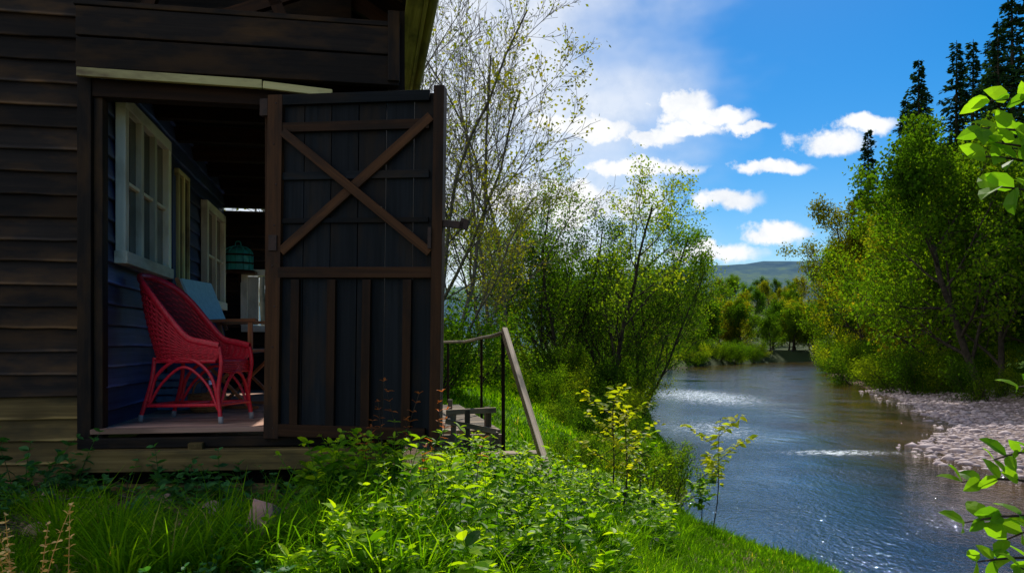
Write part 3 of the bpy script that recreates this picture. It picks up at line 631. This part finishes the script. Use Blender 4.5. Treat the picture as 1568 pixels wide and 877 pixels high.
def prof(t): return .15*(1-max(0,(t-.62)/.38)**2)**.5*(1 if t<1 else .02)
a=np.linspace(0,2*np.pi,25)[:-1]; H_=.27
ring=np.array([[(np.cos(x)*max(prof(t),.01),np.sin(x)*max(prof(t),.01)*.8,t*H_) for x in a] for t in np.linspace(0,1,14)])
i=np.arange(13)[:,None]*24; j=np.arange(24)[None]; k2=(j+1)%24
w.add(ring.reshape(-1,3)*.93,np.stack([i+j,i+k2,i+24+k2,i+24+j],-1).reshape(-1,4),0,smooth=True)
for k in range(0,24,2): w.tube(ring[:,k],.006,5,0)
for t in (0,.3,.62): w.tube(np.array([(np.cos(x)*.155,np.sin(x)*.125,t*H_) for x in np.linspace(0,6.283,25)]),.009,6,1)
w.tube(smooth([(-.03,0,.27),(-.02,0,.31),(.02,0,.31),(.03,0,.27)],8),.006,5,0); w.box((0,0,-.01),(.36,.24,.02),mat=1); w.box((0,.1,-.06),(.03,.04,.1),mat=1)
w.obj('cage',[M_teal,M_wbrown],bc)

# ------------------------------------------------------------------ grass
def in_cabin(x,y,pad=0.0):
    q=np.stack([x,y],-1)-C0; u=q@UD; v=q@VD; return (v>-.12-pad)&(v<4.4)&(u<1.95+pad)&(u>-3.6)
def grass(mb,cx,cy,nb,L,wd,r,spread=.05,seg=3,droop=1.0):
    n=len(cx)*nb; ci=np.repeat(np.arange(len(cx)),nb); a=r.uniform(0,6.283,n); rad=np.abs(r.normal(0,1,n))*spread
    bx=cx[ci]+np.cos(a)*rad; by=cy[ci]+np.sin(a)*rad; keep=~in_cabin(bx,by,.12); bx,by,a,ci=bx[keep],by[keep],a[keep],ci[keep]; n=len(bx)
    bz=gh(bx,by)-.02; LL=(L[ci])*r.uniform(.5,1.15,n); W=wd[ci]*r.uniform(.7,1.3,n); a=a+r.normal(0,.6,n)
    lean=r.uniform(.05,.5,n); bend=r.uniform(.3,1.3,n)*droop
    t=np.linspace(0,1,seg+1); c=np.stack([np.cos(a),np.sin(a)],-1); s=np.stack([-np.sin(a),np.cos(a)],-1)
    P_=[]
    for k,tt in enumerate(t):
        hz=LL*(lean*tt+bend*tt**2*.5); vz=LL*(tt-.38*bend*tt**2.3*.9)
        wk=W*(1-tt)**.6*.5 if k<seg else 0*W
        ctr=np.stack([bx+c[:,0]*hz,by+c[:,1]*hz,bz+vz],-1); sd=np.concatenate([s*wk[:,None],np.zeros((n,1))],1)
        if k<seg: P_+= [ctr-sd,ctr+sd]
        else: P_.append(ctr)
    v=np.stack(P_,1); nv=2*seg+1; patch=np.clip(.5+.75*wob(cx*1.3+7,cy*1.3),0,1); cr=.5*r.rand(len(cx))+.5*patch
    rn=np.clip(cr[ci]*.6+r.rand(n)*.40+(r.rand(n)>.97)*.5,0,1)
    b=mb.verts(v.reshape(-1,3),np.repeat(rn,nv)); o=np.arange(n)[:,None]*nv+b
    for k in range(seg-1): mb.faces(np.array([[2*k,2*k+1,2*k+3,2*k+2]])+o,0)
    mb.faces(np.array([[2*seg-2,2*seg-1,2*seg]])+o,0)
gr=MB(); r=RS(61)
def samp(n,y0,y1,xlo,xhi,pw=1.0):
    y=y0+(y1-y0)*r.rand(n)**pw; x=xlo(y)+(xhi(y)-xlo(y))*r.rand(n); k=(~in_cabin(x,y,.1))&(x<xl(y)-.05); return x[k],y[k]
x,y=samp(1000,2.0,4.4,lambda y:-.75*y-.4,lambda y:np.full_like(y,.4)); ww=wob(x*2.2,y*2.2); d=(ww>.5)|((y<3.1)&(ww>.0)); x,y=x[d],y[d]
L=.07+.15*np.clip(wob(x*1.7+5,y*1.7)+.6,0,1.2); grass(gr,x,y,32,L,np.full(len(x),.0065),r,.06,3)
x,y=samp(2600,2.3,9,lambda y:np.full_like(y,-.5),lambda y:xl(y)); L=.09+.11*np.clip(wob(x*1.7+5,y*1.7)+.5,0,1.2); grass(gr,x,y,28,L,.005+.0006*y,r,.09,3)
x,y=samp(2600,8,22,lambda y:-.2*y-1,lambda y:xl(y)); L=.12+.08*r.rand(len(x)); grass(gr,x,y,24,L,.004+.0012*y,r,.16,2)
x,y=samp(2300,20,70,lambda y:-.2*y-1,lambda y:xl(y),1.3); L=.18+.12*r.rand(len(x)); grass(gr,x,y,20,L,.004+.0013*y,r,.4,2)
tx=np.array([-1.35,-1.1,-1.5,-.75,-.55,-.9,-.3,-.1,.15,-1.8,.5,.9,1.5,-1.2,-.7,.35,-.45]); ty=np.array([2.75,2.9,3.05,3.3,3.5,3.0,3.3,3.0,3.4,3.2,4.5,5.5,7,3.4,3.75,3.3,2.8]); k=len(tx)
tx=np.concatenate([tx,tx+.12,tx-.1]); ty=np.concatenate([ty,ty+.1,ty+.15]); grass(gr,tx,ty,90,np.full(len(tx),.36),np.full(len(tx),.0085),r,.05,3,1.3)
gr.obj('grass',[M_grass])

# ------------------------------------------------------------------ weeds
def weed(mb,x,y,h,ls,r,npair=8,lean=.25,mat=1,tmpl=T_fine,topmat=None,sr=.003,z=None):
    z0=float(gh(x,y)) if z is None else z; a=r.uniform(0,6.28); s=np.linspace(0,1,6); le=lean*h*r.uniform(.2,1)
    pts=np.stack([x+np.cos(a)*le*s**1.6,y+np.sin(a)*le*s**1.6,z0-.02+h*s*(1-.1*s)],-1); mb.tube(pts,np.linspace(sr,sr*.4,6),4,0)
    t=np.linspace(.18,1,npair); pp=np.stack([np.interp(t,s,pts[:,k]) for k in range(3)],-1)
    az=r.uniform(0,6.28)+np.arange(npair)*1.57+r.normal(0,.3,npair); pb=r.uniform(-.2,.15)
    for sgn in (0,math.pi,1.3):
        A=az+sgn+r.normal(0,.25,npair); D=np.stack([np.cos(A),np.sin(A),.45*t+.05+r.normal(0,.35,npair)],-1)
        S=ls*(1.15-.55*t)*r.uniform(.6,1.4,npair)
        rn=np.clip(pb+.10+.70*t+r.normal(0,.22,npair),0,1)
        if topmat is not None:
            hi=t>.7; leaves(mb,pp[hi],D[hi],S[hi],r,tmpl,topmat,rn[hi],.5); leaves(mb,pp[~hi],D[~hi],S[~hi],r,tmpl,mat,rn[~hi],.5)
        else: leaves(mb,pp,D,S,r,tmpl,mat,rn,.8)
r=RS(71); wd=MB()
for k in range(480):
    y=r.uniform(2.7,5.6); x=r.uniform(-.25,.10)*y+r.normal(0,.12)
    if in_cabin(np.array([x]),np.array([y]),.05)[0]: continue
    big=r.rand(); tall=1.25 if r.rand()>.88 else 1
    hh=tall*r.uniform(.15,.52)*(1-.35*max(0,(y-4))/1.6)*(.55 if y<3.2 else 1); weed(wd,x,y,hh,r.uniform(.03,.055) if big<.65 else r.uniform(.06,.10),r,int(r.uniform(7,12)),.45,1,T_fine if k%3 else T_long)
for k in range(400):
    y=r.uniform(5,11); x=r.uniform(-.05,.20)*y
    weed(wd,x,y,r.uniform(.12,.38),r.uniform(.05,.09),r,6,.35,1,T_fine)
wd.obj('weeds',[M_weed,M_weed])
wd=MB()
for (x,y,h) in [(-.62,4.2,.72),(-.5,4.15,.6),(-.74,4.1,.55),(-.38,4.0,.7),(-.3,3.9,.55),(-.66,3.7,.5),(-.2,3.9,.6),(-.45,3.6,.5),(-.57,4.3,.8),(-.68,4.25,.66),(-.42,4.2,.78)]: weed(wd,x,y,h,.05,r,11,.2,1,T_long,2)
wd.obj('bramble_shoots',[M_bark,M_weed,M_red])
iv=MB(); 
for k in range(500):
    x=r.uniform(-3.2,-.75); y=r.uniform(2.5,4.9)
    if in_cabin(np.array([x]),np.array([y]),.0)[0] or abs(x)>.72*y+.3: continue
    if wob(np.array(x*2.+3),np.array(y*2.))<.0 and y<4.1: continue
    weed(iv,x,y,r.uniform(.05,.18)+(.10 if y>4.2 else 0)*r.rand(),r.uniform(.03,.075),r,5,.6,1,T_fine)
for (x,y) in [(-2.55,4.35),(-2.4,4.4),(-2.7,4.3),(-2.9,4.3),(-2.75,4.2),(-2.6,4.25),(-1.9,4.3),(-1.6,4.35)]: weed(iv,x,y,r.uniform(.26,.38),.07,r,6,.5,1)
iv.obj('nettles',[M_shade,M_shade])
def sapling(name,x,y,h,ls,npair,sd,leafmat=M_yel,branches=3):
    r=RS(sd); mb=MB(); z0=float(gh(x,y)); s=np.linspace(0,1,8)
    pts=np.stack([x+.10*h*s+.03*np.sin(s*5),y+0*s,z0-.03+h*s],-1); mb.tube(pts,np.linspace(.008,.003,8),5,0)
    def bits(pts,n,t0):
        t=np.linspace(t0,1,n); pp=np.stack([np.interp(t,np.linspace(0,1,len(pts)),pts[:,k]) for k in range(3)],-1)
        for c in range(3):
            A=r.uniform(0,6.28,n); D=np.stack([np.cos(A),np.sin(A),r.uniform(-.5,.5,n)],-1); leaves(mb,pp+r.normal(0,.015,(n,3)),D,ls*r.uniform(.6,1.3,n),r,T_fine,1,None,.8)
    bits(pts,npair,.45)
    for b in range(branches):
        t=.45+.5*b/branches; p0=np.array([np.interp(t,s,pts[:,k]) for k in range(3)]); a=b*2.4+sd; q=np.linspace(0,1,5)[:,None]
        bp=p0+q*np.array([[math.cos(a)*.28*h,math.sin(a)*.28*h,.18*h]]); mb.tube(bp,np.linspace(.004,.002,5),4,0); bits(bp,npair//2+2,.3)
    mb.obj(name,[M_bark,leafmat])
sapling('sapling',.70,6.0,1.02,.055,12,3,M_yel,7); sapling('sapling',.86,6.4,.95,.055,9,5,M_yel,6)
sapling('sapling',2.25,9.0,1.35,.09,12,8,M_yel,5); sapling('sapling',2.05,8.8,.6,.08,10,9,M_weed,5); sapling('sapling',1.15,7.5,.8,.06,10,12,M_weed,6)
r=RS(81); fs=MB()
def branch(p0,p1,sag,n,ls,mat=1):
    p0=np.array(p0,float);p1=np.array(p1,float); s=np.linspace(0,1,8)[:,None]; pts=p0*(1-s)+p1*s; pts[:,2]+=sag*np.sin(s[:,0]*np.pi)
    fs.tube(pts,np.linspace(.006,.002,8),5,0); t=np.repeat(np.linspace(.15,1,n),2); pp=np.stack([np.interp(t,s[:,0],pts[:,k]) for k in range(3)],-1)
    ax=nrm(p1-p0); sd=nrm(np.cross(ax,[0,0,1])); sg=np.tile([1,-1],n)
    D=ax[None]*.6+sd[None]*(sg*.5)[:,None]+np.array([0,0,1.])[None]*(sg*.5)[:,None]+r.normal(0,.3,(2*n,3)); leaves(fs,pp,D,ls*r.uniform(.6,1.25,2*n),r,T_fine,mat,None,1.5)
st=[(1.45,2.0,-1.6),(1.42,1.95,-.9),(1.36,1.95,-.3),(1.40,1.9,.3),(1.44,1.95,.9)]
fs.tube(smooth(st,20),np.linspace(.02,.008,20),7,0)
for p0,p1,sg,n,l in [((1.38,1.9,.35),(1.10,1.85,.44),.03,7,.07),((1.40,1.9,.45),(1.12,1.9,.52),.02,7,.07),((1.40,1.9,.55),(1.17,1.95,.60),.02,6,.07),((1.38,1.9,.3),(1.13,1.85,.37),.02,6,.07),((1.39,1.9,.4),(1.14,1.88,.48),.02,6,.07),
   ((1.4,1.9,-.45),(1.08,1.9,-.42),.03,7,.06),((1.4,1.95,-.3),(1.15,1.9,-.27),.03,7,.06),((1.42,1.95,-.55),(1.08,1.85,-.50),.02,7,.06),((1.42,1.9,-.7),(1.12,1.9,-.60),.02,7,.06),((1.4,1.9,-.38),(1.13,2.0,-.34),.03,7,.06),((1.45,1.9,-.15),(1.24,1.95,-.1),.03,5,.05),((1.42,1.95,-.6),(1.15,1.8,-.5),.0,7,.06),((1.45,1.9,-.5),(1.18,1.9,-.46),.05,7,.06)]:
    branch(p0,p1,sg,n,l)
fs.obj('hazel_shrub',[M_bark,M_near])
r=RS(83); dfm=MB()
for k in range(9):
    x=-1.50+.024*k; y=2.30+r.uniform(-.08,.08); h=r.uniform(.26,.42); weed(dfm,x,y,h,.022,r,12,.35,1,T_fine,None,.002)
dfm.obj('dried_flowers',[M_dry,M_dry])
def rock(name,x,y,s,sd,mat=M_rock,dz=0,flat=(1,.8,.6)):
    r=RS(sd); v=IV2.copy(); 
    for _ in range(9):
        d=nrm(r.normal(0,1,3)); o_=r.uniform(.35,.65); h=v@d; v=v-np.outer(np.maximum(h-o_,0),d)
    v=v*np.array(flat)*s*(1+r.normal(0,.008,(len(v),1))); mb=MB(); mb.add(v,IF2,0,smooth=False); o=mb.obj(name,[mat]); o.location=(x,y,float(gh(x,y))+dz*s); o.rotation_euler=(.2,.1,r.uniform(0,3)); return o
rock('stone_block',-1.02,3.30,.17,5,dz=.55,flat=(1,.7,.9)); rock('stone',-2.35,4.05,.12,6); rock('stone',-.85,3.25,.07,7); rock('stone',-2.0,3.4,.09,8); rock('stone',-1.5,4.1,.11,9); rock('stone',-1.9,4.25,.12,10)
r=RS(85); lm=MB(); n=1800; x=r.uniform(-3.3,-.7,n); y=r.uniform(2.4,4.6,n); D=r.normal(0,1,(n,3)); D[:,2]*=.15
leaves(lm,np.stack([x,y,gh(x,y)+.012],-1),D,r.uniform(.02,.05,n),r,T_fine,0,None,.4)
lm.obj('leaf_litter',[M_litter])
r=RS(86); tw=MB()
for k in range(60):
    x=r.uniform(-2.8,.9); y=r.uniform(2.6,5.); 
    if in_cabin(np.array([x]),np.array([y]))[0]: continue
    a=r.uniform(0,6.28); L=r.uniform(.1,.45); s=np.linspace(-.5,.5,5); px=x+np.cos(a)*L*s; py=y+np.sin(a)*L*s; tw.tube(np.stack([px,py,gh(px,py)+.015+r.uniform(0,.02,5)],-1),r.uniform(.002,.005),4,0)
tw.obj('fallen_twigs',[M_barkl])
ff=empty('field_fence'); w=MB()
for k in range(12):
    x=1.2+k*1.0-6; y=44+k*.2; z=float(gh(x,y)); w.beam((x,y,z-.2),(x,y,z+1.0),.08,.08,0)
for zz in (.4,.85): w.beam((-4.8,44,float(gh(-4.8,44))+zz),(6.2,46.2,float(gh(6.2,46.2))+zz),.04,.06,0)
w.obj('posts_and_rails',[M_rail],ff)

# ------------------------------------------------------------------ light, world
SE,SA=math.radians(47),math.radians(17)
sun=bpy.data.lights.new('sun','SUN'); sun.energy=5; sun.angle=math.radians(.5); sun.color=(1,.95,.84)
so=bpy.data.objects.new('sun',sun); scene.collection.objects.link(so)
dirv=Vector((math.sin(SA)*math.cos(SE),math.cos(SA)*math.cos(SE),math.sin(SE))); so.rotation_euler=dirv.to_track_quat('Z','Y').to_euler(); so.location=dirv*50
world=bpy.data.worlds.new('World'); scene.world=world; world.use_nodes=True; nt=world.node_tree; nt.nodes.clear()
out=N(nt,'ShaderNodeOutputWorld'); bg=N(nt,'ShaderNodeBackground'); bg.inputs[1].default_value=.11; nt.links.new(bg.outputs[0],out.inputs[0])
sky=N(nt,'ShaderNodeTexSky',sky_type='NISHITA'); sky.sun_disc=False; sky.sun_elevation=SE; sky.sun_rotation=SA; sky.air_density=1.0; sky.dust_density=.3; sky.ozone_density=3.5
hs=N(nt,'ShaderNodeHueSaturation'); hs.inputs['Saturation'].default_value=1.6; hs.inputs['Value'].default_value=.95; nt.links.new(sky.outputs[0],hs.inputs['Color'])
tc=N(nt,'ShaderNodeTexCoord'); dv=tc.outputs['Generated']
sp=N(nt,'ShaderNodeSeparateXYZ'); nt.links.new(dv,sp.inputs[0])
yy=mathn(nt,'MAXIMUM',sp.outputs[1],.05); uu=mathn(nt,'DIVIDE',sp.outputs[0],yy); vv=mathn(nt,'DIVIDE',sp.outputs[2],yy)
cb=N(nt,'ShaderNodeCombineXYZ'); nt.links.new(uu,cb.inputs[0]); nt.links.new(vv,cb.inputs[1])
nz=N(nt,'ShaderNodeTexNoise'); nz.inputs['Scale'].default_value=20; nz.inputs['Detail'].default_value=6; nz.inputs['Roughness'].default_value=.62; nt.links.new(cb.outputs[0],nz.inputs['Vector'])
vs=N(nt,'ShaderNodeVectorMath',operation='MULTIPLY_ADD'); nt.links.new(nz.outputs['Color'],vs.inputs[0]); vs.inputs[1].default_value=(.06,.04,0); vs.inputs[2].default_value=(-.03,-.02,0)
va=N(nt,'ShaderNodeVectorMath',operation='ADD'); nt.links.new(cb.outputs[0],va.inputs[0]); nt.links.new(vs.outputs[0],va.inputs[1])
blobs=[(.215,.302,.045,.026),(.26,.288,.05,.014),(.10,.275,.08,.022),(.17,.262,.055,.015),(.225,.272,.045,.012),(.165,.225,.09,.014),(.40,.258,.055,.017),(.445,.28,.045,.013),(.33,.225,.052,.011),(.27,.182,.05,.015),(.33,.142,.055,.014),(.24,.12,.08,.012),(.06,.18,.16,.04),(.30,.275,.03,.008)]
acc=None
for (a,b,sa,sb_) in blobs:
    s1=N(nt,'ShaderNodeVectorMath',operation='SUBTRACT'); nt.links.new(va.outputs[0],s1.inputs[0]); s1.inputs[1].default_value=(a,b,0)
    s2=N(nt,'ShaderNodeVectorMath',operation='MULTIPLY'); nt.links.new(s1.outputs[0],s2.inputs[0]); s2.inputs[1].default_value=(1/sa,1/sb_,0)
    ln=N(nt,'ShaderNodeVectorMath',operation='LENGTH'); nt.links.new(s2.outputs[0],ln.inputs[0]); q=mathn(nt,'SUBTRACT',1.12,ln.outputs['Value'])
    acc=q if acc is None else mathn(nt,'MAXIMUM',acc,q)
acc=mathn(nt,'ADD',acc,mathn(nt,'MULTIPLY',mathn(nt,'SUBTRACT',nz.outputs[0],.5),1.5))
mr=N(nt,'ShaderNodeMapRange',interpolation_type='SMOOTHSTEP'); nt.links.new(acc,mr.inputs[0]); mr.inputs[1].default_value=.0; mr.inputs[2].default_value=.6
front=mathn(nt,'MULTIPLY',mr.outputs[0],mathn(nt,'GREATER_THAN',sp.outputs[1],.06))
mpv=N(nt,'ShaderNodeMapping'); mpv.inputs['Scale'].default_value=(1,1,1.8); mpv.inputs['Location'].default_value=(.3,.1,.2); nt.links.new(dv,mpv.inputs[0])
wz=noise(nt,mpv.outputs[0],2.2,5,.55); 
veil=N(nt,'ShaderNodeMapRange',interpolation_type='SMOOTHSTEP'); nt.links.new(mathn(nt,'SUBTRACT',wz,mathn(nt,'MULTIPLY',mathn(nt,'SUBTRACT',uu,.2),.6)),veil.inputs[0]); veil.inputs[1].default_value=.33; veil.inputs[2].default_value=.68; veil.inputs[4].default_value=.8
cf=mathn(nt,'MAXIMUM',front,veil.outputs[0])
cc=ramp(nt,nz.outputs[0],[(.3,(7.2,7.7,8.5)),(.55,(9.2,9.3,9.4))])
fin=mixc(nt,cf,hs.outputs[0],cc); nt.links.new(fin,bg.inputs[0])

# ------------------------------------------------------------------ camera
cam=bpy.data.cameras.new('camera'); co=bpy.data.objects.new('camera',cam); scene.collection.objects.link(co)
co.location=(0,0,0); co.rotation_euler=(math.radians(90),0,0); cam.sensor_width=36; cam.lens=28; cam.shift_y=.0584; cam.clip_end=6000; cam.clip_start=.05
scene.camera=co
